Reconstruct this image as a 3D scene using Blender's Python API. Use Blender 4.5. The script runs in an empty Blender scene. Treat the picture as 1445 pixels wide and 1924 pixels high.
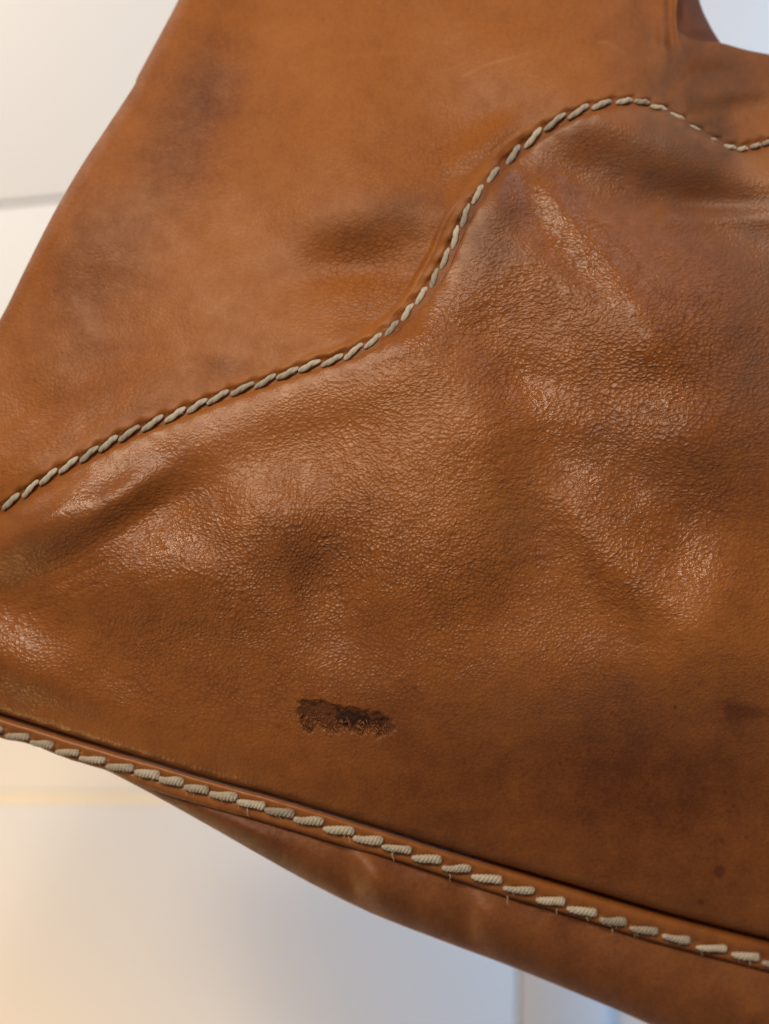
import bpy, math, random
import numpy as np
from mathutils import Vector, Matrix

random.seed(4); RNG = np.random.default_rng(4)
SC = bpy.context.scene
COL = SC.collection

# ------------------------------------------------------------------ camera, world, lamps, exposure
D = 0.26                      # metres from the lens to the middle of the bag
S = 8.86e-5                   # metres per photo pixel at that distance
Z0 = 1.0
cam_d = bpy.data.cameras.new("camera"); cam = bpy.data.objects.new("camera", cam_d); COL.objects.link(cam)
cam.location = (0, -D, Z0); cam.rotation_euler = (math.radians(90), 0, 0)
cam_d.sensor_fit = 'VERTICAL'; cam_d.sensor_height = 24; cam_d.lens = 24 * D / (1924 * S)
cam_d.clip_start = 0.01; cam_d.clip_end = 50
cam_d.dof.use_dof = True; cam_d.dof.focus_distance = D - 0.001; cam_d.dof.aperture_fstop = 8.0
SC.camera = cam
W = bpy.data.worlds.new("World"); SC.world = W; W.use_nodes = True
bgn = W.node_tree.nodes['Background']
bgn.inputs[0].default_value = (1.0, 0.88, 0.76, 1); bgn.inputs[1].default_value = 0.13
SC.view_settings.view_transform = 'Standard'; SC.view_settings.look = 'None'
SC.view_settings.exposure = 0.0; SC.view_settings.gamma = 1.0

def area(name, loc, target, size, power, col, size_y=None, spread=None):
    l = bpy.data.lights.new(name, 'AREA'); l.energy = power; l.color = col; l.size = size
    if size_y: l.shape = 'RECTANGLE'; l.size_y = size_y
    if spread: l.spread = math.radians(spread)
    o = bpy.data.objects.new(name, l); COL.objects.link(o); o.location = loc
    o.rotation_euler = (Vector(target) - Vector(loc)).to_track_quat('-Z', 'Y').to_euler()
    return o
area("ceiling_or_fill_light", (-0.36, -0.78, Z0 + 0.48), (0, 0, Z0), 0.14, 4.1, (1.0, 0.83, 0.62))
area("ceiling_or_fill_light", (0.08, -0.72, Z0 + 0.60), (0, 0, Z0), 0.10, 2.8, (1.0, 0.85, 0.66))  # added warm fill that sets highlights on the right-hand folds
area("wall_wash", (-0.34, 0.09, Z0 + 0.36), (-0.22, 0.27, Z0 + 0.14), 0.14, 0.39, (1.0, 0.92, 0.85), spread=110)  # added unseen lamp that washes the panels behind the bag
area("table_lamp", (-0.30, 0.10, Z0 - 0.40), (-0.12, 0.27, Z0 - 0.17), 0.16, 0.52, (1.0, 0.60, 0.20), spread=95)
area("window_light", (0.33, 0.15, Z0 + 0.0), (0.14, 0.27, Z0), 0.08, 0.90, (0.36, 0.63, 1.0), 0.50, spread=120)
area("cool_fill", (0.55, -0.05, Z0 + 0.70), (0.05, 0, Z0 + 0.08), 0.22, 0.06, (0.85, 0.90, 1.0), spread=60)  # added cool fill for the sheen at the bag's top right








# ------------------------------------------------------------------ helpers
def unproj(px, py, h):        # traced outline point and its height (mm) towards the viewer -> metres
    dep = (D - np.asarray(h) * 1e-3)
    k = dep / D
    x = (np.asarray(px) - 722.5) * S * k
    z = (962.0 - np.asarray(py)) * S * k + Z0
    y = -np.asarray(h) * 1e-3 + 0 * x
    return np.stack([x, y, z], -1)

def new_obj(name, me, mat=None, parent=None):
    o = bpy.data.objects.new(name, me); COL.objects.link(o)
    if mat is not None: me.materials.append(mat)
    if parent is not None:
        o.parent = parent; o.matrix_parent_inverse = parent.matrix_world.inverted()
    return o

def grid_mesh(name, P, attrs=None, uv=None, flip=False):
    R, C, _ = P.shape
    me = bpy.data.meshes.new(name)
    idx = np.arange(R * C).reshape(R, C)
    q = np.stack([idx[:-1, :-1], idx[:-1, 1:], idx[1:, 1:], idx[1:, :-1]], -1).reshape(-1, 4)
    if flip: q = q[:, ::-1]
    me.vertices.add(R * C); me.vertices.foreach_set('co', P.reshape(-1).astype(np.float32))
    me.loops.add(q.size); me.loops.foreach_set('vertex_index', q.reshape(-1).astype(np.int32))
    me.polygons.add(len(q)); me.polygons.foreach_set('loop_start', np.arange(0, q.size, 4, dtype=np.int32))
    me.polygons.foreach_set('loop_total', np.full(len(q), 4, dtype=np.int32))
    me.update(calc_edges=True)
    me.polygons.foreach_set('use_smooth', np.ones(len(q), dtype=bool))
    if uv is not None:
        u = me.uv_layers.new(name='surface')
        u.data.foreach_set('uv', uv.reshape(-1, 2)[q.reshape(-1)].astype(np.float32).reshape(-1))
    for k, v in (attrs or {}).items():
        a = me.attributes.new(k, 'FLOAT', 'POINT'); a.data.foreach_set('value', v.reshape(-1).astype(np.float32))
    return me

def catmull(pts, n):
    p = np.array(pts, float); p = np.vstack([2 * p[0] - p[1], p, 2 * p[-1] - p[-2]])
    out = []
    for i in range(1, len(p) - 2):
        t = np.linspace(0, 1, 24, endpoint=False)[:, None]
        a, b, c, d = p[i - 1], p[i], p[i + 1], p[i + 2]
        out.append(.5 * ((2 * b) + (c - a) * t + (2 * a - 5 * b + 4 * c - d) * t ** 2 + (3 * b - a - 3 * c + d) * t ** 3))
    out = np.vstack(out + [p[-2][None]])
    return resample(out, n)
def resample(c, n):
    s = np.r_[0, np.cumsum(np.hypot(*np.diff(c, axis=0).T))]
    u = np.linspace(0, s[-1], n)
    return np.stack([np.interp(u, s, c[:, 0]), np.interp(u, s, c[:, 1])], -1)
def at_keys(pts, keys, n_keys):   # piecewise sampling so matching keys of two curves stay opposite each other
    c = catmull(pts, 4000); out = []
    ids = [int(np.argmin(np.hypot(c[:, 0] - k[0], c[:, 1] - k[1]))) for k in keys]
    for a, b, n in zip(ids[:-1], ids[1:], n_keys):
        out.append(resample(c[a:b + 1], n + 1)[:-1])
    out.append(c[ids[-1]][None])
    return np.vstack(out)
def smooth(x, a, b):
    t = np.clip((x - a) / (b - a), 0, 1); return t * t * (3 - 2 * t)
def normals2(c):
    t = np.gradient(c, axis=0); t /= np.linalg.norm(t, axis=1)[:, None]
    return np.stack([-t[:, 1], t[:, 0]], -1), t      # (points to the lower side when the curve runs left to right)
def dist_to(c, X, Y, near=None):
    if near is not None:
        o = np.full(X.shape, 500.0); o2 = np.zeros(X.shape)
        if near.any():
            a_, b_ = dist_to(c, X[near], Y[near]); o[near] = a_; o2[near] = b_
        return o, o2
    P = np.stack([X.ravel(), Y.ravel()], -1); best = np.full(len(P), 1e9); sgn = np.zeros(len(P)); arc = np.zeros(len(P))
    n, t = normals2(c); s = np.r_[0, np.cumsum(np.hypot(*np.diff(c, axis=0).T))]
    for a in range(0, len(P), 4000):
        d = P[a:a + 4000, None, :] - c[None]
        dd = (d ** 2).sum(-1); j = dd.argmin(1); r = np.arange(len(j))
        best[a:a + 4000] = np.sqrt(dd[r, j]); sgn[a:a + 4000] = np.sign((d[r, j] * n[j]).sum(-1)); arc[a:a + 4000] = s[j]
    return (best * sgn).reshape(X.shape), arc.reshape(X.shape)
def blob(X, Y, cx, cy, ra, rb, ang, pw=2.0):
    c, s = math.cos(math.radians(ang)), math.sin(math.radians(ang))
    u = ((X - cx) * c + (Y - cy) * s) / ra; v = (-(X - cx) * s + (Y - cy) * c) / rb
    return np.exp(-0.5 * (u * u + v * v) ** (pw / 2))
def vnoise(X, Y, scale, seed, octaves=3):   # smooth lattice noise -1..1
    out = 0; amp = 1; tot = 0
    for o in range(octaves):
        r = np.random.default_rng(seed * 31 + o); L = r.uniform(-1, 1, (256, 256))
        x = X / scale + 1000.3; y = Y / scale + 1000.7
        xi = np.floor(x).astype(int); yi = np.floor(y).astype(int); fx = x - xi; fy = y - yi
        fx = fx * fx * (3 - 2 * fx); fy = fy * fy * (3 - 2 * fy)
        g = lambda a, b: L[(yi + b) % 256, (xi + a) % 256]
        v = (g(0, 0) * (1 - fx) + g(1, 0) * fx) * (1 - fy) + (g(0, 1) * (1 - fx) + g(1, 1) * fx) * fy
        out = out + v * amp; tot += amp; amp *= .5; scale /= 2.1
    return out / tot

# ------------------------------------------------------------------ traced curves (photo pixels)
STU = [(19,942),(56,918),(90,895),(128,873),(167,852),(203,832),(242,813),(286,794),(329,778),(370,761),(409,745),(455,729),
 (498,715),(540,700),(581,686),(624,676),(664,659),(702,638),(737,614),(766,584),(792,553),(816,520),(836,484),(855,444),
 (874,403),(898,362),(928,325),(965,288),(1002,257),(1043,227),(1088,207),(1132,194),(1175,188),(1208,190),(1239,201),
 (1273,218),(1304,240),(1337,261),(1373,275),(1397,278),(1421,272),(1443,266)]
SEAM = [(-430,1190),(-280,1116),(-130,1030),(-60,990)] + STU[::2] + [(1443,266),(1500,250),(1560,235)]
TOP = [(-430,1075),(-280,950),(-130,800),(-60,690),(0,600),(50,500),(100,402),(150,316),(200,240),(251,162),(262,137),(335,0),(375,-90),(600,-100),(1000,-100),
 (1268,-100),(1270,0),(1276,56),(1310,76),(1352,80),(1400,93),(1445,102),(1560,122)]
CREASE = [(-430,1285),(-280,1286),(-130,1302),(-60,1322),(0,1339),(83,1365),(166,1391),(291,1429),(415,1466),(500,1488),(600,1518),(708,1551),(846,1594),
 (1000,1639),(1052,1654),(1260,1715),(1445,1762),(1560,1790)]
STL = [(-20,1369),(31,1384),(77,1398),(125,1414),(172,1427),(224,1442),(275,1454),(321,1467),(368,1482),(419,1495),(471,1511),(525,1526),
 (580,1542),(637,1560),(692,1578),(746,1595),(803,1614),(859,1632),(916,1651),(976,1672),(1036,1693),(1095,1712),(1154,1731),
 (1212,1748),(1273,1764),(1339,1782),(1403,1797),(1458,1811)]
LIP = [(-430,1330),(-280,1333),(-130,1345),(0,1386),(60,1399),(125,1425),(203,1449),(275,1480),(368,1510),(500,1547),(637,1587),(746,1618),(859,1655),(932,1680),(1000,1700),
 (1095,1728),(1212,1765),(1339,1799),(1445,1826),(1560,1855)]
BOT = [(-130,1340),(0,1378),(120,1412),(203,1449),(291,1495),(395,1553),(500,1613),(604,1670),(708,1720),(845,1773),(970,1820),(1136,1888),
 (1218,1924),(1330,1975),(1560,2080)]

# ------------------------------------------------------------------ relief of the soft leather
GX, GY = np.meshgrid(np.arange(-260, 1706, 6.0), np.arange(-260, 2186, 6.0))
LUMPS = [  # cx, cy, ra, rb, angle, slope that faces the ceiling light (+) or away (-)
 (410,90,130,35,100,-.16),(335,270,120,45,110,-.12),(190,490,110,60,110,-.18),(560,120,170,60,90,.12),(500,350,140,60,95,.06),
 (720,425,100,42,-22,-.38),(640,475,70,38,0,-.18),(885,300,90,26,-38,.50),(780,352,70,22,-22,.16),(700,575,90,40,5,.40),(600,640,120,30,-15,.05),
 (110,790,150,34,-30,.32),(60,840,70,26,-35,.25),(70,650,80,50,-30,.1),(60,905,110,16,-28,-.2),(1140,70,90,70,60,-.14),(1190,150,60,22,50,-.12),(980,110,110,60,0,.03),
 (1238,60,120,12,88,.25),(1254,50,90,8,88,-.3),(1266,40,90,7,88,.3),(1290,110,80,22,20,-.15),(1370,150,80,16,-8,.2),(1380,185,70,14,-10,-.25),
 (1340,200,70,30,60,-.1),(1420,220,40,50,0,.2),
 (50,990,80,15,-32,.40),(170,935,90,15,-27,.42),(60,1062,140,26,-27,-.35),(210,985,140,26,-30,-.28),
 (315,1010,80,34,-30,.2),(405,1062,60,30,30,.28),(250,1060,60,16,-30,.14),(15,1195,60,40,0,.3),(280,1170,120,50,-20,-.17),
 (575,1040,60,62,0,-.42),(665,1055,60,38,70,.22),(500,935,90,50,0,.1),(445,1260,60,26,0,-.1),(60,1300,150,20,17,-.15),
 (650,880,80,60,0,.1),(450,1310,150,60,0,.07),(700,722,110,16,-22,.12),(540,800,170,32,-20,-.14),(640,770,80,30,-20,-.08),
 (945,820,85,45,80,-.38),(970,990,80,52,95,-.28),(880,1110,100,50,0,-.1),(1050,850,60,26,62,.22),(1115,955,80,34,45,.22),
 (1245,1050,90,44,40,.22),(1335,1090,60,60,60,.18),(1000,745,55,20,30,.32),(905,690,50,26,20,.12),(1265,765,60,36,0,.24),
 (1190,850,140,38,12,-.06),(1370,920,70,90,0,-.16),(1120,700,110,40,0,-.08),(1010,385,40,20,60,.30),(1080,458,75,24,47,.30),(1165,545,90,34,47,.25),
 (1200,310,160,55,20,-.40),(1050,285,90,36,-25,-.12),(1330,365,110,34,15,-.34),(1395,402,110,12,0,.50),(1310,440,120,24,0,.08),
 (1430,315,40,26,0,.3),(935,445,32,55,20,-.12),(905,575,85,36,-30,-.22),(1370,640,70,120,0,-.14),(1250,1420,300,110,10,-.12),
 (1260,1215,150,36,0,.12),(800,1150,80,40,0,-.06),(800,1250,160,60,0,.05),
 (700,1690,26,40,80,.2),(640,1660,30,50,80,-.1),(870,1700,24,50,80,-.15),(920,1730,40,50,80,.12)]
B = np.zeros_like(GX)
for l in LUMPS: B += l[5] * blob(GX, GY, *l[:5])
B += .05 * vnoise(GX, GY, 120, 5, 2) + .05 * vnoise(GX, GY, 45, 6, 2)
B -= B.mean()
ky = np.fft.fftfreq(GX.shape[0], 6.0)[:, None] * 2 * np.pi; kx = np.fft.fftfreq(GX.shape[1], 6.0)[None] * 2 * np.pi
LX, LY = -.55, -.83
kl = kx * LX + ky * LY; k2 = kx ** 2 + ky ** 2
Hf = -np.fft.fft2(B) * np.conj(1j * kl) / (kl ** 2 + .10 * k2 + 2e-6)
REL = np.real(np.fft.ifft2(Hf)) * (S * 1e3) * 1.9   # mm
def sample(F, X, Y):
    x = np.clip((X + 260) / 6, 0, F.shape[1] - 1.001); y = np.clip((Y + 260) / 6, 0, F.shape[0] - 1.001)
    xi = x.astype(int); yi = y.astype(int); fx = x - xi; fy = y - yi
    return (F[yi, xi] * (1 - fx) + F[yi, xi + 1] * fx) * (1 - fy) + (F[yi + 1, xi] * (1 - fx) + F[yi + 1, xi + 1] * fx) * fy
FOLDS = [ # ridges (+) and valleys (-) : x0,y0,x1,y1,width,height mm
 (975,385,1225,620,42,1.4),(965,830,1300,1170,50,1.9),(900,790,935,1080,58,-1.0),(1260,408,1520,392,17,.7),(1060,270,1330,350,60,-.9),
 (1240,-120,1246,70,7,.45),(1246,70,1290,200,9,.40),(1266,-120,1268,50,6,.40),(1268,50,1296,120,8,.3),(1254,-120,1262,90,6,-.4),(1300,150,1445,120,16,-.5),(1290,170,1445,175,14,.4),
 (-20,1010,240,905,26,.9),(-20,1085,300,940,34,-.7),(250,1045,420,1030,34,.7),(840,420,1000,240,20,.0)]
def folds(X, Y):
    h = 0 * X
    for x0, y0, x1, y1, w, a in FOLDS:
        vx, vy = x1 - x0, y1 - y0; L2 = vx * vx + vy * vy; Ln = math.sqrt(L2)
        t_ = ((X - x0) * vx + (Y - y0) * vy) / L2
        dp = ((X - x0) * -vy + (Y - y0) * vx) / Ln + .10 * w * np.sin(t_ * 7 + x0)
        over = np.maximum(np.maximum(-t_, t_ - 1), 0) * Ln
        h = h + 1.25 * a * np.exp(-.5 * (dp / w) ** 2) * np.exp(-.5 * (over / (w * 1.3)) ** 2)
    return h
def field(X, Y):
    b = -24 * ((Y - 950) / 900) ** 2 - 9 * ((X - 760) / 800) ** 2
    return b + sample(REL, X, Y) + folds(X, Y)

# facets tilted so the rubbed leather catches the ceiling and fill lights: centre, radii, angle, strength
FACETS = [(1030,395,50,36,50,.85),(1095,470,60,38,47,.85),(1170,550,60,40,47,.7),(1110,915,70,34,45,.8),(1190,985,60,44,42,.75),(1290,1060,80,54,38,.75),
          (130,945,90,24,-28,.8),(320,1015,70,34,-30,.8),(400,1050,50,34,20,.6),(888,302,70,26,-40,.8),(700,578,80,36,5,.7),(1000,745,50,24,30,.7),(90,830,90,30,-32,.6),(30,1190,60,44,0,.6)]
CORR = []
HALF = [Vector((.08, -.72, .60)), Vector((-.36, -.78, .48))]
base_field = field
for cx, cy, ra, rb, an, k in FACETS:
    g = lambda dx, dy: float(base_field(np.array([[cx + dx]], float), np.array([[cy + dy]], float))[0, 0])
    gx = (g(9, 0) - g(-9, 0)) / 18; gy = (g(0, 9) - g(0, -9)) / 18
    p = Vector(((cx - 722.5) * S, 0, (962 - cy) * S)); best = None
    for Lp in HALF:
        hv = (Lp - p).normalized() + (Vector((0, -D, 0)) - p).normalized()
        tx = -hv.x / -hv.y * S * 1e3; ty = hv.z / -hv.y * S * 1e3
        c_ = math.hypot(tx - gx, ty - gy)
        if best is None or c_ < best[0]: best = (c_, tx - gx, ty - gy)
    CORR.append((cx, cy, ra, rb, an, k * best[1], k * best[2]))
def field(X, Y):
    h = base_field(X, Y)
    for cx, cy, ra, rb, an, ax, ay in CORR:
        h = h + blob(X, Y, cx, cy, ra, rb, an, 2.6) * (ax * (X - cx) + ay * (Y - cy))
    return h
seam_c = catmull(SEAM, 1400); crease_c = catmull(CREASE, 900); lip_c = catmull(LIP, 900)

GRAINS = [ # stronger pebbling
 (1150,750,330,260,20,1.0),(950,600,120,90,-20,.5),(1120,480,110,60,40,.5),(500,1000,260,120,-10,.6),(780,900,140,140,0,.3),(1200,1080,180,140,20,.5),
 (700,1100,300,150,0,.35),(300,1250,300,90,10,.35),(700,530,90,70,0,.42),(870,300,70,40,-30,.45),(100,800,150,50,-30,.5),(1380,350,120,60,10,.3)]
def grain_attrs(X, Y, base):
    g = base + 0 * X
    for a in GRAINS: g = np.maximum(g, 0) + a[5] * .8 * blob(X, Y, *a[:5])
    g = g * (1 + .3 * vnoise(X, Y, 90, 11, 3))
    wh = 1.1 * blob(X, Y, 1240, 700, 300, 190, 8) + 1.3 * blob(X, Y, 680, 520, 90, 70, 0)
    wu = 1.5 * blob(X, Y, 150, 1040, 240, 60, -28) + 1.4 * blob(X, Y, 940, 590, 120, 60, -28) + .8 * blob(X, Y, 80, 850, 170, 50, -30)
    wd = 1.2 * blob(X, Y, 900, 690, 110, 60, 40) + 1.0 * blob(X, Y, 1180, 1040, 190, 90, 40) + .8 * blob(X, Y, 1080, 470, 120, 50, 45)
    wv = 1.3 * blob(X, Y, 680, 760, 150, 70, -25) + .9 * blob(X, Y, 1050, 900, 60, 90, 0)
    return dict(grain=np.clip(g, .1, 1.1), wh=np.clip(wh, 0, 1), wu=np.clip(wu, 0, 1), wd=np.clip(wd, 0, 1), wv=np.clip(wv, 0, 1))
STAIN_SHADES = [ # darker (+) or paler (-) patches: worn leather, plus shade painted in top and lower right
 (935,440,34,62,22,.55),(190,500,100,60,110,.65),(415,110,150,40,100,.4),(335,260,110,45,110,.5),(720,430,100,40,-20,.25),(575,1045,60,60,0,.3),(425,686,34,11,5,.55),
 (60,1290,200,30,17,.3),(1400,1335,34,9,10,.8),(1380,1345,16,14,0,.5),(1352,1638,5,5.5,0,1.8),(1317,1695,3,3,0,1.3),(1300,1420,240,110,10,.22),
 (1330,620,110,160,0,.25),(1230,330,150,60,15,.3),(560,790,160,30,-20,.25),(950,850,60,60,0,.2),(640,470,60,40,0,.2),(1200,1560,420,150,16,.45),(900,1420,300,60,14,.15),
 (700,740,150,28,-22,-.30),(150,900,180,14,-28,-.35),(1150,215,90,14,0,-.35),(1300,250,90,7,30,-.9),(830,900,150,110,10,-.45),(690,780,90,50,-20,-.2),(1250,1180,120,60,0,-.25),
 (450,900,160,60,-15,-.12),(1432,318,30,24,20,-.7),(1395,130,60,22,8,.5),(1330,110,40,30,40,.5),(1400,190,50,14,-10,.3),(540,100,140,90,80,-.15),(1265,340,70,40,0,.2),(470,560,160,60,0,-.1),(1380,220,50,60,0,-.3)]
def stain_shade_attr(X, Y):
    s = 0 * X
    for a in STAIN_SHADES: s += a[5] * blob(X, Y, *a[:5])
    r = np.random.default_rng(9)
    for _ in range(150):
        u = r.random()
        if u < .5: cx, cy = r.normal(1250, 130), r.normal(1430, 90)
        elif u < .8: cx, cy = r.normal(1080, 130), r.normal(300, 50)
        else: cx, cy = r.uniform(0, 1445), r.uniform(600, 1500)
        m = (abs(X - cx) < 20) & (abs(Y - cy) < 20)
        if m.any(): s[m] += r.uniform(.2, .7) * blob(X[m], Y[m], cx, cy, r.uniform(1.5, 3.5), r.uniform(1.5, 3), r.uniform(0, 180))
    for x0, y0, x1, y1, a in [(860,150,1010,88,-.5),(1120,80,1180,95,-.5),(300,560,420,590,-.25),(520,470,600,545,-.25),(720,1290,770,1250,-.5),(640,110,800,95,-.2),(560,640,660,560,-.2),(980,1360,1100,1340,-.3)]:
        vx, vy = x1 - x0, y1 - y0; tt = ((X - x0) * vx + (Y - y0) * vy) / (vx * vx + vy * vy)
        dp = np.hypot(X - x0 - tt * vx, Y - y0 - tt * vy + 5 * np.sin(tt * 5))
        s = s + a * np.exp(-(dp / 3.2) ** 2) * smooth(tt, -.05, .15) * (1 - smooth(tt, .85, 1.05))
    return s + .20 * vnoise(X, Y, 170, 21, 4)
def bruise_sheen_attr(X, Y):  # dull bruised tone, with purple and grey sheen and top-right shade painted in
    s = 0 * X
    for a in [(935,440,36,60,20,.55),(1425,640,60,130,0,.7),(730,405,110,36,-18,.45),(1270,150,60,130,-12,.75),(1330,250,90,30,25,.5),(1370,160,90,50,0,.7),(1200,300,150,55,15,.55),(1340,420,120,60,0,.3),
              (575,1040,60,50,0,.2),(1240,880,160,60,10,.25),(970,1000,60,60,0,.3),(1150,1330,260,60,0,.3),(80,980,160,40,-28,.2),(1420,100,80,20,10,.4),(1200,1600,10,10,0,.0)]:
        s += a[5] * blob(X, Y, *a[:5])
    return np.clip(s * (1 + .5 * vnoise(X, Y, 60, 41, 3)), 0, 1)
def gloss_attr(X, Y):       # places polished by handling
    s = 0 * X
    for a in [(1080,450,110,32,45,1),(1140,910,120,50,45,.9),(1290,1060,110,60,35,.9),(140,940,150,28,-27,.8),(330,1020,90,40,-20,.8),(890,300,90,34,-38,.8),
              (700,575,100,50,5,.6),(1000,745,60,30,30,.8),(30,1190,70,50,0,.8),(1265,765,70,50,0,.7),(100,810,140,45,-30,.6),(650,1060,60,60,0,.4),(1395,400,110,20,0,.5)]:
        s += a[5] * blob(X, Y, *a[:5])
    return np.clip(s * (1 + .4 * vnoise(X, Y, 40, 42, 3)), 0, 1)
def pit_attr(X, Y, tm):
    n = vnoise(X, Y, 9, 74, 2)
    s = smooth(n, .18, .5) * .75 + 1.0 * smooth(blob(X, Y, 664, 1350, 30, 12, 6) + .35 * n, .35, .75) + .6 * smooth(blob(X, Y, 712, 1362, 22, 7, 25) + .3 * n, .4, .8) + .5 * blob(X, Y, 568, 1352, 4, 18, 5)
    return np.clip(s, 0, 1) * tm
def tear_mask(X, Y):
    n = vnoise(X, Y, 13, 33, 3) * 13; n2 = vnoise(X, Y * .35, 9, 35, 2) * 16
    yc = 1352 + (X - 650) * .13
    half_t = np.interp(X, [560, 575, 640, 700, 728, 745], [22, 28, 24, 20, 15, 10]); half_b = np.interp(X, [560, 572, 640, 700, 728, 745], [16, 27, 25, 24, 22, 14])
    m = smooth(X + n * .5, 560, 567) * (1 - smooth(X + n, 722, 742))
    return m * smooth(Y + n * .6, yc - half_t - 6, yc - half_t + 6) * (1 - smooth(Y + n2, yc + half_b - 9, yc + half_b + 6))

# ------------------------------------------------------------------ materials
def nt(name):
    m = bpy.data.materials.new(name); m.use_nodes = True; t = m.node_tree
    return m, t, t.nodes, t.links, t.nodes['Principled BSDF']
def leather(name, dark=(.150, .036, .005), mid=(.37, .122, .024), light=(.50, .200, .060), rough=.40, bump=1.0, fine=1.0, shift=0.0, spec=.6):
    m, t, N, L, P = nt(name)
    uv = N.new('ShaderNodeUVMap'); uv.uv_map = 'surface'
    def attr(n): a = N.new('ShaderNodeAttribute'); a.attribute_name = n; return a.outputs['Fac']
    def math_(op, a, b=None, c=None, clamp=False):
        n = N.new('ShaderNodeMath'); n.operation = op; n.use_clamp = clamp
        for i, v in enumerate((a, b, c)):
            if v is None: continue
            if isinstance(v, (int, float)): n.inputs[i].default_value = v
            else: L.new(v, n.inputs[i])
        return n.outputs[0]
    def mapping(src, rot, sc):
        n = N.new('ShaderNodeMapping'); n.inputs['Rotation'].default_value = (0, 0, math.radians(rot)); n.inputs['Scale'].default_value = sc
        L.new(src, n.inputs['Vector']); return n.outputs[0]
    def noise(src, sc, det=3, rough_=.5, col=False):
        n = N.new('ShaderNodeTexNoise'); n.noise_dimensions = '2D'; n.inputs['Scale'].default_value = sc; n.inputs['Detail'].default_value = det
        n.inputs['Roughness'].default_value = rough_; L.new(src, n.inputs['Vector']); return n.outputs['Color' if col else 'Fac']
    # warped grain coordinates
    w1 = noise(uv.outputs[0], 28, 2, .5, True)
    vm = N.new('ShaderNodeVectorMath'); vm.operation = 'MULTIPLY_ADD'
    vm.inputs[1].default_value = (.012, .012, 0); L.new(w1, vm.inputs[0]); L.new(uv.outputs[0], vm.inputs[2]); base = vm.outputs[0]
    w2 = noise(uv.outputs[0], 7, 1, .5, True)
    vm2 = N.new('ShaderNodeVectorMath'); vm2.operation = 'MULTIPLY_ADD'
    vm2.inputs[1].default_value = (.03, .03, 0); L.new(w2, vm2.inputs[0]); L.new(base, vm2.inputs[2]); base = vm2.outputs[0]
    def cells(rot, sc):
        v = N.new('ShaderNodeTexVoronoi'); v.voronoi_dimensions = '2D'; v.feature = 'DISTANCE_TO_EDGE'
        v.inputs['Scale'].default_value = 1.0; v.inputs['Randomness'].default_value = 1.0
        L.new(mapping(base, rot, sc), v.inputs['Vector'])
        mr = N.new('ShaderNodeMapRange'); mr.interpolation_type = 'SMOOTHSTEP'; mr.inputs['From Min'].default_value = -.03; mr.inputs['From Max'].default_value = .34
        L.new(v.outputs['Distance'], mr.inputs['Value'])
        v2 = N.new('ShaderNodeTexVoronoi'); v2.voronoi_dimensions = '2D'; v2.feature = 'SMOOTH_F1'; v2.inputs['Scale'].default_value = 1.0; v2.inputs['Smoothness'].default_value = .5
        L.new(v.inputs['Vector'].links[0].from_socket, v2.inputs['Vector'])
        dome = math_('SUBTRACT', 1.0, math_('MULTIPLY', v2.outputs['Distance'], 1.0))
        return math_('MULTIPLY_ADD', mr.outputs[0], .34, math_('MULTIPLY', dome, .85))
    iso = cells(0, (132, 132, 1)); ch = cells(6, (94, 138, 1)); cu = cells(-33, (84, 148, 1)); cd = cells(38, (96, 140, 1)); cv = cells(-65, (92, 152, 1))
    def mix(a, b, f):
        n = N.new('ShaderNodeMix'); n.data_type = 'FLOAT'; L.new(f, n.inputs[0]); L.new(a, n.inputs[2]); L.new(b, n.inputs[3]); return n.outputs[0]
    g = mix(iso, ch, attr('wh')); g = mix(g, cu, attr('wu')); g = mix(g, cd, attr('wd')); g = mix(g, cv, attr('wv'))
    grain = attr('grain')
    patch = noise(uv.outputs[0], 34, 3, .55)
    patch = math_('MULTIPLY_ADD', patch, 1.6, .1)
    ga = math_('MULTIPLY', grain, patch)
    big = noise(mapping(base, 20, (40, 62, 1)), 1.0, 3, .55)
    fine_ = noise(uv.outputs[0], 330, 4, .6)
    fib = noise(uv.outputs[0], 130, 5, .75)
    tear = attr('tear')
    h = math_('MULTIPLY', g, ga)
    h = math_('MULTIPLY_ADD', big, math_('MULTIPLY', grain, 1.3), h)
    med = noise(uv.outputs[0], 105, 2, .5)
    h = math_('MULTIPLY_ADD', med, math_('MULTIPLY', grain, .9), h)
    h = math_('MULTIPLY_ADD', fine_, .22 * fine, h)
    h = math_('MULTIPLY_ADD', math_('MULTIPLY', fib, tear), 5.0, h)
    bp = N.new('ShaderNodeBump'); bp.inputs['Strength'].default_value = 1.0; bp.inputs['Distance'].default_value = .00016 * bump
    L.new(h, bp.inputs['Height']); L.new(bp.outputs[0], P.inputs['Normal'])
    # colour
    m1 = noise(uv.outputs[0], 3.0, 5, .6); m2 = noise(uv.outputs[0], 22, 4, .65); m3 = noise(uv.outputs[0], 120, 3, .6)
    f = math_('MULTIPLY_ADD', m1, -.55, .78 + shift)
    f = math_('MULTIPLY_ADD', m2, -.35, f); f = math_('MULTIPLY_ADD', m3, -.22, math_('ADD', f, .13))
    f = math_('MULTIPLY_ADD', attr('stain_shade'), -.42, math_('ADD', f, .12))
    pit = math_('MULTIPLY', math_('SUBTRACT', 1.0, g), math_('MULTIPLY', grain, .26))
    f = math_('SUBTRACT', f, pit)
    f = math_('MULTIPLY_ADD', tear, -.10, f)
    f = math_('MULTIPLY_ADD', math_('MULTIPLY', math_('SUBTRACT', fib, .5), tear), 1.6, f, clamp=True)
    r = N.new('ShaderNodeValToRGB'); r.color_ramp.elements[0].position = 0; r.color_ramp.elements[0].color = (*dark, 1)
    r.color_ramp.elements[1].position = 1; r.color_ramp.elements[1].color = (*light, 1)
    e = r.color_ramp.elements.new(.5); e.color = (*mid, 1); L.new(f, r.inputs[0])
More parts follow.
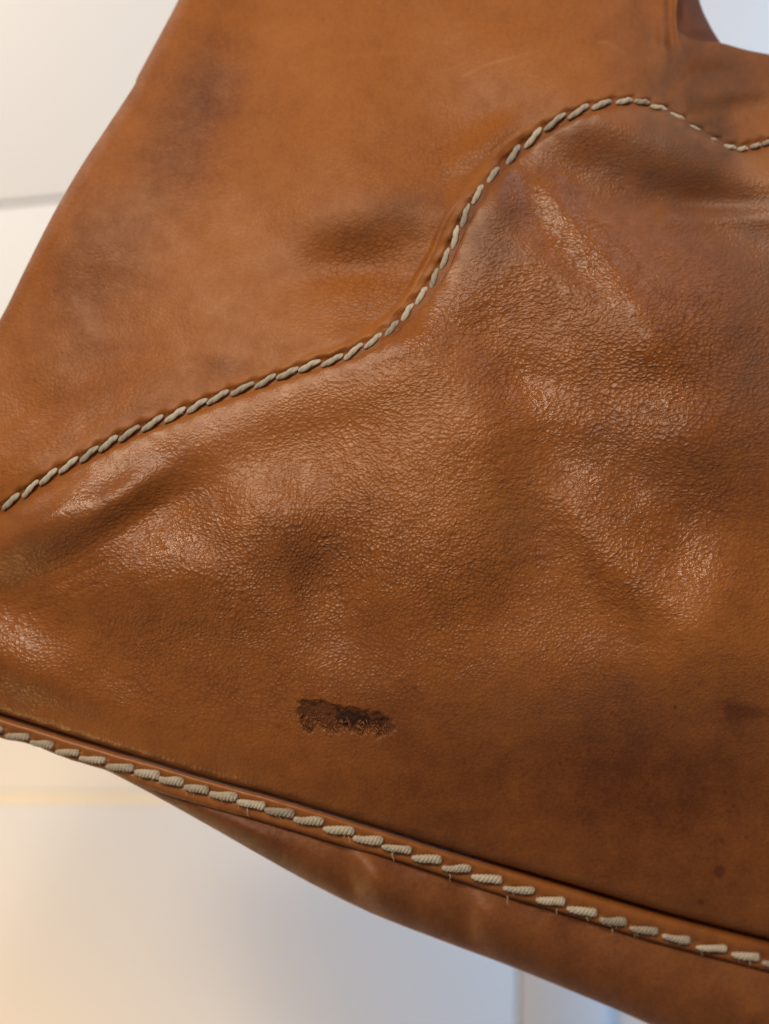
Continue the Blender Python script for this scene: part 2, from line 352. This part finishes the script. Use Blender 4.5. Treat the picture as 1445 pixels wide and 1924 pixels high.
    def mixc(c, col, f):
        n = N.new('ShaderNodeMix'); n.data_type = 'RGBA'; L.new(f, n.inputs[0]); L.new(c, n.inputs[6]); n.inputs[7].default_value = (*col, 1); return n.outputs[2]
    c = mixc(r.outputs[0], (.155, .072, .042), math_('MULTIPLY', attr('bruise_sheen'), math_('MULTIPLY_ADD', m2, .9, .3), clamp=True))
    c = mixc(c, (.17, .050, .010), math_('MULTIPLY', tear, math_('MULTIPLY_ADD', fib, 1.2, -.05), clamp=True))
    c = mixc(c, (.055, .012, .003), attr('pit'))
    L.new(c, P.inputs['Base Color'])
    rr = math_('MULTIPLY_ADD', m2, .28, rough - .14); rr = math_('MULTIPLY_ADD', attr('bruise_sheen'), .22, rr); rr = math_('MULTIPLY_ADD', attr('gloss'), -.14, rr); rr = math_('MULTIPLY_ADD', tear, .5, rr, clamp=True)
    L.new(rr, P.inputs['Roughness'])
    P.inputs['Specular IOR Level'].default_value = spec
    return m
M_up = leather('tan_leather_upper', bump=.75, rough=.50, spec=.38, shift=.04)
M_lo = leather('tan_leather_front', bump=1.0, rough=.37, shift=-.02)
M_we = leather('tan_leather_welt', bump=.5, rough=.34, shift=.0)
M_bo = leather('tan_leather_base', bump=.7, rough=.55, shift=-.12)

def thread_mat(name, c1, c2):
    m, t, N, L, P = nt(name)
    tc = N.new('ShaderNodeTexCoord'); n = N.new('ShaderNodeTexNoise'); n.inputs['Scale'].default_value = 900; n.inputs['Detail'].default_value = 4
    mp = N.new('ShaderNodeMapping'); mp.inputs['Scale'].default_value = (.35, 1.6, 1.6); oi = N.new('ShaderNodeObjectInfo')
    L.new(tc.outputs['Object'], mp.inputs[0]); L.new(mp.outputs[0], n.inputs['Vector'])
    ad = N.new('ShaderNodeMath'); ad.operation = 'MULTIPLY_ADD'; ad.inputs[1].default_value = .5; L.new(oi.outputs['Random'], ad.inputs[0]); L.new(n.outputs['Fac'], ad.inputs[2])
    r = N.new('ShaderNodeValToRGB'); r.color_ramp.elements[0].color = (*c1, 1); r.color_ramp.elements[1].color = (*c2, 1)
    r.color_ramp.elements[0].position = .3; L.new(ad.outputs[0], r.inputs[0]); L.new(r.outputs[0], P.inputs['Base Color'])
    b = N.new('ShaderNodeBump'); b.inputs['Distance'].default_value = .00012; L.new(n.outputs['Fac'], b.inputs['Height']); L.new(b.outputs[0], P.inputs['Normal'])
    P.inputs['Roughness'].default_value = .75; P.inputs['Sheen Weight'].default_value = .25
    return m
M_th = thread_mat('linen_thread', (.27, .24, .20), (.64, .59, .50))
M_th2 = thread_mat('waxed_linen_thread', (.24, .20, .155), (.62, .555, .45))
m_fib, _, _, _, P_ = nt('leather_fibre'); P_.inputs['Base Color'].default_value = (.30, .105, .025, 1); P_.inputs['Roughness'].default_value = .8
m_hole, _, _, _, P_ = nt('seam_shadow_leather'); P_.inputs['Base Color'].default_value = (.05, .022, .012, 1); P_.inputs['Roughness'].default_value = .9
m_wall, t_, N_, L_, P_ = nt('white_lacquer')
P_.inputs['Roughness'].default_value = .45
nn = N_.new('ShaderNodeTexNoise'); nn.inputs['Scale'].default_value = 9; tc_ = N_.new('ShaderNodeTexCoord'); L_.new(tc_.outputs['Object'], nn.inputs['Vector'])
rp = N_.new('ShaderNodeValToRGB'); rp.color_ramp.elements[0].color = (.76, .755, .74, 1); rp.color_ramp.elements[1].color = (.81, .80, .785, 1)
L_.new(nn.outputs['Fac'], rp.inputs[0]); L_.new(rp.outputs[0], P_.inputs['Base Color'])

m_lit_edge, _, _, _, P_ = nt('lit_edge_cream'); P_.inputs['Base Color'].default_value = (.88, .80, .64, 1); P_.inputs['Roughness'].default_value = .4
m_side, _, _, _, P_ = nt('dimmed_grey_lacquer'); P_.inputs['Base Color'].default_value = (.60, .63, .665, 1); P_.inputs['Roughness'].default_value = .45  # greyer panels, the right side's dimmer light put into the colour
# ------------------------------------------------------------------ background: white panelled front
WY = 0.27
wall = bpy.data.objects.new('wall', None); COL.objects.link(wall); wall.location = (0, WY + .03, Z0 - .9); wall['kind'] = 'structure'
bpy.context.view_layer.update()
def wpt(px, py, y=WY):
    k = (D + y) / D; return (px - 722.5) * S * k, (962 - py) * S * k + Z0
def panel(x0, z0, x1, z1, y=WY, slb=0.0, slt=0.0, th=.018, bev=.0006, name='panel'):
    import bmesh
    bm = bmesh.new()
    vs = [bm.verts.new((x, yy, z)) for yy in (y, y + th) for x, z in ((x0, z0 + slb * (x0 - JX)), (x1, z0 + slb * (x1 - JX)), (x1, z1 + slt * (x1 - JX)), (x0, z1 + slt * (x0 - JX)))]
    for f in ((0, 1, 2, 3), (7, 6, 5, 4), (0, 4, 5, 1), (1, 5, 6, 2), (2, 6, 7, 3), (3, 7, 4, 0)): bm.faces.new([vs[i] for i in f])
    bmesh.ops.bevel(bm, geom=[e for e in bm.edges], offset=bev, segments=3, affect='EDGES', profile=.5)
    bmesh.ops.recalc_face_normals(bm, faces=bm.faces)
    me = bpy.data.meshes.new(name); bm.to_mesh(me); bm.free()
    for p in me.polygons: p.use_smooth = True
    try: me.set_sharp_from_angle(angle=math.radians(35))
    except Exception: pass
    return new_obj(name, me, m_wall, wall)
xs, _ = wpt(975, 0); xs2, _ = wpt(1145, 0)
_, zt = wpt(0, 384); _, zb = wpt(0, 1508)
G = .0006; JX, _ = wpt(0, 0)
panel(-.6, zt + G, xs - G * .5, Z0 + .8, slb=.10)
panel(-.6, zb + .0037, xs - G * .5, zt - G, slt=.10)
panel(-.6, Z0 - .8, xs - G, zb, bev=.0002)
panel(-.6, zb + .0001, xs - G, zb + .0036, y=WY - .0004, bev=.0004, name='lit_edge_strip').data.materials[0] = m_lit_edge  # cream strip paints the light caught by the panel edge
panel(xs + G * .5, Z0 - .8, xs2, Z0 + .8).data.materials[0] = m_side
panel(xs2 + .0001, Z0 - .8, .9, Z0 + .8, y=WY + .0022).data.materials[0] = m_side
panel(-.95, Z0 - .85, .95, Z0 + .85, y=WY + .021, th=.01, name='backing_board')

# ------------------------------------------------------------------ the bag
bag = bpy.data.objects.new('leather_bag', None); COL.objects.link(bag); bag.location = (0, .02, Z0 - .12)
bag['label'] = 'worn tan leather bag with cream saddle stitching and a scuffed patch near its bottom welt'
bag['category'] = 'bag'
bpy.context.view_layer.update()
NC = 700
keysS = [(-430,1190),(702,638),(1175,188),(1560,235)]
keysT = [(-430,1075),(375,-90),(1268,-100),(1560,122)]
nk = [410, 170, NC - 581]
cS = at_keys(SEAM, keysS, nk); cT = at_keys(TOP, keysT, nk)
holes = []
for a, b in zip(STU[:-1], STU[1:]): holes.append(((a[0] + b[0]) / 2, (a[1] + b[1]) / 2))
def up_height(X, Y, d):              # d: px above the seam line (positive)
    h = field(X, Y)
    # folded seam allowance: a low welt that runs beside the stitches
    wd = 17 + 15 * blob(X, Y, 860, 430, 150, 150, 0) + 3 * vnoise(X, Y, 60, 50, 2)
    amp = .08 + .55 * blob(X, Y, 800, 500, 190, 170, 0)
    h = h + amp * (1 - smooth(d, wd - 5, wd + 5)) + amp * .35 * np.exp(-((d - wd + 6) / 5) ** 2)
    h = h - .75 * (1 - smooth(d, -2, 11))
    return h
# upper panel
und = np.linspace(-22, 0, 9)[:-1]; near = np.linspace(0, 54, 26); end = np.linspace(0, 1, 22)
ln = np.linalg.norm(cT - cS, axis=1)
dirn = (cT - cS) / ln[:, None]
ds = [np.full(NC, u) for u in und] + [np.full(NC, u) for u in near]
mid_n = 120; e0 = 40.0
for i in range(1, mid_n): ds.append(54 + (ln - e0 - 54) * i / mid_n)
for v in end: ds.append(ln - e0 + e0 * math.sin(v * math.pi / 2))
ds = np.array(ds)
X = cS[None, :, 0] + dirn[None, :, 0] * ds; Y = cS[None, :, 1] + dirn[None, :, 1] * ds
dd, _ = dist_to(seam_c[::2], X, Y, ds < 130); dd = np.where(ds < 130, -dd, 500)
Hh = up_height(X, Y, dd)
for (hx, hy) in holes:
    Hh = Hh - .55 * blob(X, Y, hx - 2, hy - 7, 8, 5, -30)
# puckers caused by the stitches
arcn = vnoise(X, Y, 22, 61, 1)
Hh = Hh + .05 * arcn * np.exp(-(np.abs(dd) / 28))
dk = np.clip(ln[None] - ds, 0, e0)
Rm = e0 * S * 1e3
Hh = Hh - (Rm - np.sqrt(np.maximum(Rm ** 2 - (Rm * (1 - dk / e0)) ** 2, 0)))
# rows that go on round the back
back = []
for k in range(1, 9):
    back.append((X[-1] - dirn[:, 0] * k * 5, Y[-1] - dirn[:, 1] * k * 5, Hh[-1] - 1.2 * k - .4 * k * k))
X = np.vstack([X] + [b[0][None] for b in back]); Y = np.vstack([Y] + [b[1][None] for b in back]); Hh = np.vstack([Hh] + [b[2][None] for b in back])
at = grain_attrs(X, Y, .16); at['bruise_sheen'] = bruise_sheen_attr(X, Y); at['pit'] = 0 * X; at['gloss'] = gloss_attr(X, Y); at['stain_shade'] = stain_shade_attr(X, Y); at['tear'] = 0 * X
dd2 = np.zeros_like(X) + 99; dd2[:dd.shape[0]] = dd
at['grain'] = at['grain'] * smooth(dd2, 14, 40) + .1
at['stain_shade'] = at['stain_shade'] + .5 * (1 - smooth(dd2, 4, 12)) - .25 * np.exp(-((dd2 - 20) / 7) ** 2) * blob(X, Y, 830, 470, 140, 200, 0)
uvs = np.stack([X / 1000, -Y / 1000], -1)
new_obj('upper_panel', grid_mesh('upper_panel', unproj(X, Y, Hh), at, uvs), M_up, bag)

# lower (front) panel
nS, tS = normals2(cS)
cov = smooth(cS[:, 0], 1215, 1262) * (1 - smooth(cS[:, 0], 1368, 1392))
off = 6.5 * (1 - cov) - 4 * cov
cE = cS + nS * off[:, None]
cE = np.stack([np.convolve(np.pad(cE[:, i], 4, mode='edge'), np.ones(9) / 9, 'valid') for i in (0, 1)], -1)
cC = at_keys(CREASE, [(-430,1285),(760,1567),(1270,1718),(1560,1790)], nk)
ln = np.linalg.norm(cC - cE, axis=1); dirn = (cC - cE) / ln[:, None]
a1 = 40.0; a2 = 26.0
rows = [a1 * (1 - math.cos(v * math.pi / 2)) for v in np.linspace(0, 1, 22)]
ds = [np.full(NC, r) for r in rows]
mid_n = 400
for i in range(1, mid_n): ds.append(a1 + (ln - a2 - a1) * i / mid_n)
for v in np.linspace(0, 1, 16): ds.append(ln - a2 + a2 * math.sin(v * math.pi / 2))
ds = np.array(ds)
X = cE[None, :, 0] + dirn[None, :, 0] * ds; Y = cE[None, :, 1] + dirn[None, :, 1] * ds
edge_c = resample(cE, 1400)
de, arc = dist_to(edge_c[::2], X, Y, ds < 170); de = np.abs(de)
dcr, _ = dist_to(crease_c, X, Y, ds > ln - 150); dcr = np.abs(dcr)
H = field(X, Y)
t = np.clip(de / 15.0, 0, 1)
H = H + .45 - 1.15 * (1 - np.sqrt(np.clip(1 - (1 - t) ** 2, 0, 1))) + .7 * blob(X, Y, 1310, 250, 70, 40, 30)
t = np.clip(de / 70.0, 0, 1); H = H - .8 * (1 - t) ** 2
H = H + .13 * np.cos(arc * 2 * np.pi / 43 + 1) * np.exp(-(de / 20) ** 2)
t = np.clip(dcr / 16.0, 0, 1); H = H - 1.8 * (1 - np.sqrt(np.clip(1 - (1 - t) ** 2, 0, 1)))
t = np.clip(dcr / 90.0, 0, 1); H = H - 1.0 * (1 - t) ** 2
tm = tear_mask(X, Y)
H = H - tm * (.22 + .30 * vnoise(X, Y, 10, 71, 3)) - .32 * pit_attr(X, Y, tm)
# drawn creases: long fine folds (x0,y0,x1,y1,width,depth)
CREASES = [(0,1150,290,1005,5,.10),(0,1120,250,1000,4,.09),(20,1165,200,1090,4,.07),(30,1090,200,1010,4,.08),(80,1110,330,1000,4,.07),(300,975,420,945,4,.06),
 (820,640,990,575,5,.09),(840,610,960,560,4,.08),(850,655,900,640,3,.06),(880,600,930,640,4,.06),(330,1240,400,1180,4,.06),(290,1210,390,1190,4,.05),
 (900,1065,1060,1050,4,.05),(950,700,1000,740,4,.07),(1090,820,1180,850,4,.05),(790,840,820,880,4,.05),(600,1440,720,1420,3,.02)]
for x0, y0, x1, y1, w, dp in CREASES:
    vx, vy = x1 - x0, y1 - y0; L2 = vx * vx + vy * vy
    tt = ((X - x0) * vx + (Y - y0) * vy) / L2
    dp_ = np.hypot(X - x0 - tt * vx, Y - y0 - tt * vy + 4 * np.sin(tt * 9 + x0))
    H = H - dp * np.exp(-(dp_ / w) ** 2) * smooth(tt, -.05, .2) * (1 - smooth(tt, .8, 1.05))
# turned-under rows at both edges
up = []
for k in range(4, 0, -1): up.append((X[0] + nS[:, 0] * k * 2, Y[0] + nS[:, 1] * k * 2, H[0] - .5 * k))
dn = []
for k in range(1, 6): dn.append((X[-1] - dirn[:, 0] * k * 4, Y[-1] - dirn[:, 1] * k * 4, H[-1] - .8 * k))
X = np.vstack([u[0][None] for u in up] + [X] + [u[0][None] for u in dn]); Y = np.vstack([u[1][None] for u in up] + [Y] + [u[1][None] for u in dn])
H = np.vstack([u[2][None] for u in up] + [H] + [u[2][None] for u in dn])
at = grain_attrs(X, Y, .28); at['bruise_sheen'] = bruise_sheen_attr(X, Y); at['pit'] = 0 * X; at['gloss'] = gloss_attr(X, Y); at['stain_shade'] = stain_shade_attr(X, Y); at['tear'] = tear_mask(X, Y); at['pit'] = pit_attr(X, Y, at['tear'])
dfe = np.vstack([de[:1]] * 4 + [de] + [de[-1:]] * 5)
low = smooth(Y - (X * .12), 1150, 1420)
at['grain'] = ((at['grain'] + .12 * low) * (1 - .28 * low)) * (.25 + .75 * smooth(dfe, 12, 60)) * (1 - .5 * blob(X, Y, 1300, 330, 160, 90, 0))
at['wv'] = np.clip(at['wv'] + .8 * np.exp(-((dfe - 30) / 25) ** 2), 0, 1) * (X < 1000)
uvs = np.stack([X / 1000, -Y / 1000 + 3], -1)
new_obj('front_panel', grid_mesh('front_panel', unproj(X, Y, H), at, uvs), M_lo, bag)
print('front verts', X.size)

# welt strip along the bottom seam
def vert_y(c, xs): return np.interp(xs, c[:, 0], c[:, 1])
stl_c = catmull([(-430, 1322), (-280, 1325), (-130, 1340)] + STL + [(1560, 1838)], 1200)
NW = 900
xw = np.linspace(-425, 1550, NW)
yc, ys, yl = vert_y(crease_c, xw), vert_y(stl_c, xw), vert_y(lip_c, xw)
yl = np.maximum(yl, ys + 7)
prof = [(-.5, -6.0), (-.1, -5.6), (.08, -5.0), (.17, -3.2), (.26, -1.9), (.38, -1.45), (.52, -1.3), (.7, -1.33), (.85, -1.42), (1.0, -1.55)]
prof2 = [(.15, -1.62), (.35, -1.72), (.6, -1.85), (.8, -2.0), (.94, -2.25), (1.0, -2.6), (.97, -3.2), (.8, -4.2)]
pv = np.array(prof); s1 = np.linspace(-.5, 1, 46); h1 = np.interp(s1, pv[:, 0], pv[:, 1])
h1 = np.convolve(np.pad(h1, 2, mode='edge'), np.ones(5) / 5, 'valid')
u2 = np.linspace(0, 1, 22); p2 = np.array(prof2); k2_ = np.r_[0, np.cumsum(np.hypot(np.diff(p2[:, 0]) * 2, np.diff(p2[:, 1])))]; k2_ /= k2_[-1]
s2 = np.interp(u2, k2_, p2[:, 0]); h2 = np.interp(u2, k2_, p2[:, 1])
Yw = np.vstack([yc + (ys - yc) * s for s in s1] + [ys + (yl - ys) * s for s in s2])
Xw = np.broadcast_to(xw, Yw.shape).copy()
hb = field(xw, yc)
Hw = np.vstack([hb + h for h in h1] + [hb + h for h in h2])
for (sx, sy), (nx, ny) in zip(STL[:-1], STL[1:]):     # thread presses the leather in; a puff stands up between the stitches
    Hw = Hw - .38 * blob(Xw, Yw, sx, sy, 24, 10, 0, 2.5) - .5 * blob(Xw, Yw, (sx + nx) / 2, (sy + ny) / 2 - 2, 6, 6, 0)
    Hw = Hw + .10 * blob(Xw, Yw, (sx + nx) / 2 + 8, (sy + ny) / 2 - 16, 18, 8, 15)
Hw = Hw + .06 * vnoise(Xw, Yw, 30, 81, 3)
Yw = Yw + (1.6 * vnoise(Xw, 0 * Xw, 18, 83, 2)) * smooth(np.arange(len(Yw))[:, None] + 0 * Xw, 52, 64)
ATT0 = lambda X, Y, g, st: dict(grain=0 * X + g, wh=0 * X, wu=0 * X, wd=0 * X, wv=0 * X, stain_shade=st + .25 * vnoise(X, Y, 60, 22, 3), tear=0 * X, bruise_sheen=0 * X + .15, pit=0 * X, gloss=0 * X)
rowi = np.arange(len(Yw))[:, None] + 0 * Xw
at = ATT0(Xw, Yw, .16, -.25 + .75 * smooth(rowi, 50, 56))
at['tear'] = .35 * smooth(rowi, 52, 58)
at['stain_shade'] += .35 * smooth(Xw, 0, 1400) 
new_obj('welt', grid_mesh('welt', unproj(Xw, Yw, Hw), at, np.stack([Xw / 1000, -Yw / 1000 + 6], -1)), M_we, bag)

# base panel under the welt, rolling away to the bag's bottom
xb = np.linspace(60, 1550, 500)
yl2 = np.maximum(vert_y(lip_c, xb), vert_y(stl_c, xb) + 7); yb = vert_y(catmull(BOT, 900), xb)
yb = np.maximum(yb, yl2 - 12)
v = np.r_[-.35, -.2, np.sin(np.linspace(0, 1, 60) * np.pi / 2)]
wid = (yb - yl2)
Yb = yl2[None] - 6 + (wid + 6)[None] * np.maximum(v, 0)[:, None] + np.minimum(v, 0)[:, None] * 60
Xb = np.broadcast_to(xb, Yb.shape).copy()
hb = field(xb, vert_y(crease_c, xb))
vv = np.clip(v, 0, 1)[:, None]
wm = np.clip(wid, 5, 200)[None] * S * 1e3
Hb = hb[None] - 3.6 + .3 * wm * np.sin(np.clip(vv * 1.6, 0, np.pi / 2)) * 1.0 - (1 - np.sqrt(np.clip(1 - vv ** 2, 0, 1))) * (wm * .9 + 3)
fold = lambda x0, w, a, sl: a * np.exp(-(((Xb - x0 - sl * (Yb - 1690)) / w) ** 2))
Hb = Hb + (fold(712, 34, 1.1, .25) - fold(668, 26, .8, .25) - fold(870, 24, 1.0, .15) + fold(915, 40, .6, .15) - fold(1080, 40, .5, .2) + fold(470, 90, .6, 0)) * 1.8 * np.sin(np.clip(vv, 0, 1) * np.pi * .9 + .15)
Hb = Hb + .25 * vnoise(Xb, Yb, 50, 91, 3)
ex = [(Xb[-1], Yb[-1] - k * 6, Hb[-1] - 1.6 * k) for k in range(1, 8)]
Xb = np.vstack([Xb] + [e[0][None] for e in ex]); Yb = np.vstack([Yb] + [e[1][None] for e in ex]); Hb = np.vstack([Hb] + [e[2][None] for e in ex])
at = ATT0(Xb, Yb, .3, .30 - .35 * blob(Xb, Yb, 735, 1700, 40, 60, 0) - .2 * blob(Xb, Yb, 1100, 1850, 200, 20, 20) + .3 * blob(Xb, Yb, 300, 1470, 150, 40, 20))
at['wv'] = .8 * blob(Xb, Yb, 690, 1690, 60, 60, 0) + .7 * blob(Xb, Yb, 880, 1710, 50, 60, 0)
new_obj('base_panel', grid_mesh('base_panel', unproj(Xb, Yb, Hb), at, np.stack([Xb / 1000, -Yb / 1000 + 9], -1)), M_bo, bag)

# strap end standing up behind the upper panel, top right
L_ = catmull([(1225,-100),(1232,0),(1240,70),(1262,120)], 60); R_ = catmull([(1290,-100),(1314,0),(1332,44),(1356,84)], 60)
u = np.linspace(0, 1, 30)[None, :, None]; P2 = L_[:, None] * (1 - u) + R_[:, None] * u
Xs, Ys = P2[..., 0], P2[..., 1]
uu = np.linspace(0, 1, 30)[None]
Hs = field(Xs, Ys) - 3.0 - 5 * uu ** 4 * 1.0 - 1.5 * np.exp(-((uu - .45) / .12) ** 2) * smooth(Ys, 60, 20) + .8 * blob(Xs, Ys, 1310, 55, 30, 8, 10)
ex = [(Xs[:, -1] - 4 * k, Ys[:, -1], Hs[:, -1] - 1.5 * k) for k in range(1, 6)]
Xs = np.hstack([Xs] + [e[0][:, None] for e in ex]); Ys = np.hstack([Ys] + [e[1][:, None] for e in ex]); Hs = np.hstack([Hs] + [e[2][:, None] for e in ex])
new_obj('strap_end', grid_mesh('strap_end', unproj(Xs, Ys, Hs), ATT0(Xs, Ys, .1, 1.3), np.stack([Xs / 1000, -Ys / 1000 + 12], -1)), M_bo, bag)

# ------------------------------------------------------------------ stitches
def stitch_mesh(name, L, R, lobes, turns, arch, seed, flat=.85, sides=20, seg=64, end=.12, amp=.10, lean=0.0):
    r = random.Random(seed); t = np.linspace(0, 1, seg)[:, None]; a = np.linspace(0, 2 * np.pi, sides, endpoint=False)[None]
    taper = np.clip(np.minimum(t, 1 - t) / end, 0, 1); taper = np.sqrt(1 - (1 - taper) ** 2) * .75 + .25 * (taper > 0)
    ph = r.random() * 6; taper = taper * (1 - lean * (1 - t) ** 1.5) * (1 + .06 * np.sin(t * 9 + ph * 2))
    rad = R * taper * (1 - amp + amp * 2 * np.abs(np.cos(.5 * lobes * (a + turns * 2 * np.pi * t) + ph)) ** .8 - amp * .6)
    x = (t - .5) * L + 0 * a; bend = .10 * R * np.sin(t * 5 + ph)
    y = rad * np.cos(a) * 1.0 + bend; z = rad * np.sin(a) * flat + arch * (np.sin(np.pi * t) ** .7) - arch * .9
    P = np.stack([x, y, z], -1); P = np.concatenate([P, P[:, :1]], 1)
    me = grid_mesh(name, P); return me
def sx_shape(me, k):      # a slight S so that the ends run under their neighbours
    for v in me.vertices:
        v.co.y += k * math.sin(v.co.x / SLEN * math.pi * 1.0) ** 3
MM = 1e-3
ups = []; SLEN = 4.1 * MM
for i in range(5):
    me = stitch_mesh('stitch', SLEN, .48 * MM, 2, .9 + .1 * (i % 3), .50 * MM, i, amp=.17, end=.30); sx_shape(me, -.20 * MM); me.materials.append(M_th); ups.append(me)
los = []; SLEN = 4.9 * MM
for i in range(5):
    me = stitch_mesh('stitch', SLEN, .80 * MM, 3, 2.5 + .25 * (i % 3), .72 * MM, 20 + i, amp=.18, end=.15, flat=.78, lean=.38, seg=84, sides=24); sx_shape(me, -.16 * MM); me.materials.append(M_th2); los.append(me)
def place_stitch(me, px, py, ang, h, scale=1.0, len_px=None, L=1.0, roll=0.0, slope=None):
    c, s = math.cos(ang), math.sin(ang); e = 16
    a = Vector(unproj(px - c * e, py - s * e, h(px - c * e, py - s * e))); b = Vector(unproj(px + c * e, py + s * e, h(px + c * e, py + s * e)))
    xax = (b - a).normalized(); yv = Vector((0, -1, 0)); yax = yv.cross(xax).normalized(); zax = xax.cross(yax)
    Mx = Matrix((xax, yax, zax)).transposed().to_4x4()
    sl = (len_px * S / L) if len_px else 1
    o = bpy.data.objects.new('stitch', me); COL.objects.link(o); o.parent = bag; o.matrix_parent_inverse = bag.matrix_world.inverted()
    o.matrix_world = Matrix.Translation((a + b) / 2) @ Mx @ Matrix.Rotation(roll, 4, 'X') @ Matrix.Diagonal((sl, scale, scale, 1))
    return o
def up_h(px, py):
    X_ = np.array([[px]]); Y_ = np.array([[py]]); return float(field(X_, Y_)[0, 0]) + .12
STU = [(x_, float(np.interp(x_, seam_c[:, 0], seam_c[:, 1]))) for x_ in range(-399, 0, 38)] + STU
for i, (px, py) in enumerate(STU):
    a = STU[max(i - 1, 0)]; b = STU[min(i + 1, len(STU) - 1)]
    ang = math.atan2(b[1] - a[1], b[0] - a[0]); pitch = math.hypot(b[0] - a[0], b[1] - a[1]) / (2 if 0 < i < len(STU) - 1 else 1)
    hidden = 1262 < px < 1345
    place_stitch(ups[i % 5], px, py + 1, ang - math.radians(18 + random.uniform(-4, 4)), (lambda x, y: up_h(x, y) - (.5 if hidden else 0)),
                 .84 if px > 1225 else random.uniform(.93, 1.05), pitch * (1.10 if px < 1225 else 1.0), 4.1 * MM)
def lo_h(px, py):
    yc_ = float(np.interp(px, crease_c[:, 0], crease_c[:, 1])); return float(field(np.array([[px]]), np.array([[yc_]]))[0, 0]) - 1.18
STL = [(x_, float(np.interp(x_, stl_c[:, 0], stl_c[:, 1]))) for x_ in range(-372, -40, 50)] + STL
for i, (px, py) in enumerate(STL):
    pit_ = ((STL[min(i + 1, len(STL) - 1)][0] - STL[max(i - 1, 0)][0]) / (2 if 0 < i < len(STL) - 1 else 1))
    place_stitch(los[i % 5], px, py, math.radians(1.5 + random.uniform(-4, 4)), lo_h, random.uniform(.90, 1.06) * (.85 if px < 200 else 1), pit_ * 1.07 + random.uniform(-3, 3), 4.9 * MM)

# ------------------------------------------------------------------ loose fibres: thread fuzz and the frayed scuff
def hairs(name, specs, mat, sides=3):
    V = []; F = []
    for pts, r in specs:
        pts = [Vector(p) for p in pts]; n = len(pts); b0 = len(V)
        for i, p in enumerate(pts):
            tdir = (pts[min(i + 1, n - 1)] - pts[max(i - 1, 0)]).normalized()
            s = tdir.cross(Vector((.3, 1, .2))).normalized(); q = tdir.cross(s)
            rr = r * (1 - .7 * i / (n - 1))
            for k in range(sides):
                an = 2 * math.pi * k / sides; V.append(p + (s * math.cos(an) + q * math.sin(an)) * rr)
        for i in range(n - 1):
            for k in range(sides):
                a = b0 + i * sides + k; b = b0 + i * sides + (k + 1) % sides
                F.append((a, b, b + sides, a + sides))
    me = bpy.data.meshes.new(name); me.from_pydata([tuple(v) for v in V], [], F); me.update()
    o = new_obj(name, me, mat, bag); o['kind'] = 'stuff'; return o
sp = []
rr = random.Random(7)
for (px, py) in STL:
    for _ in range(14):
        x = px + rr.uniform(-24, 24); y = py + rr.uniform(-8, 8); L = rr.uniform(3, 9); an = rr.uniform(0, 6.28); h0 = lo_h(px, py) + .5
        sp.append(([unproj(x + math.cos(an) * L * k / 3, y + math.sin(an) * L * k / 3 + k * k * .25, h0 + .12 * k) for k in range(4)], .028 * MM))
for x, y, L in ((464, 1519, 15), (655, 1572, 12), (737, 1602, 16), (845, 1642, 14), (953, 1683, 17), (1046, 1708, 10), (1102, 1722, 9), (1408, 1805, 10), (1150, 1745, 9)):
    h0 = lo_h(x, y) + .25
    sp.append(([unproj(x + k * rr.uniform(-.5, 1.0), y + L * k / 4, h0 + .05 * k) for k in range(5)], .07 * MM))
for (px, py) in STU[::1]:
    for _ in range(4):
        x = px + rr.uniform(-18, 18); y = py + rr.uniform(-6, 6); L = rr.uniform(2, 6); an = rr.uniform(0, 6.28); h0 = up_h(px, py) + .5
        sp.append(([unproj(x + math.cos(an) * L * k / 3, y + math.sin(an) * L * k / 3, h0 + .1 * k) for k in range(4)], .016 * MM))
hairs('thread_fuzz', sp, M_th2)
sp = []
for _ in range(210):
    x = rr.uniform(566, 730); y = 1352 + (x - 650) * .13 + rr.gauss(15, 11)
    m = float(tear_mask(np.array([[x]]), np.array([[y]]))[0, 0])
    if m < .25: continue
    h0 = float(field(np.array([[x]]), np.array([[y]]))[0, 0]) + .45 - rr.uniform(.1, .5)
    L = rr.uniform(4, 11); an = math.radians(90 + rr.gauss(0, 28)); cu = rr.uniform(-.6, .6)
    sp.append(([unproj(x + math.cos(an + cu * k * .3) * L * k / 4, y + math.sin(an + cu * k * .3) * L * k / 4, h0 + .25 * math.sin(k * .8)) for k in range(5)], rr.uniform(.04, .15) * MM))
hairs('frayed_fibres', sp, m_fib, 4)
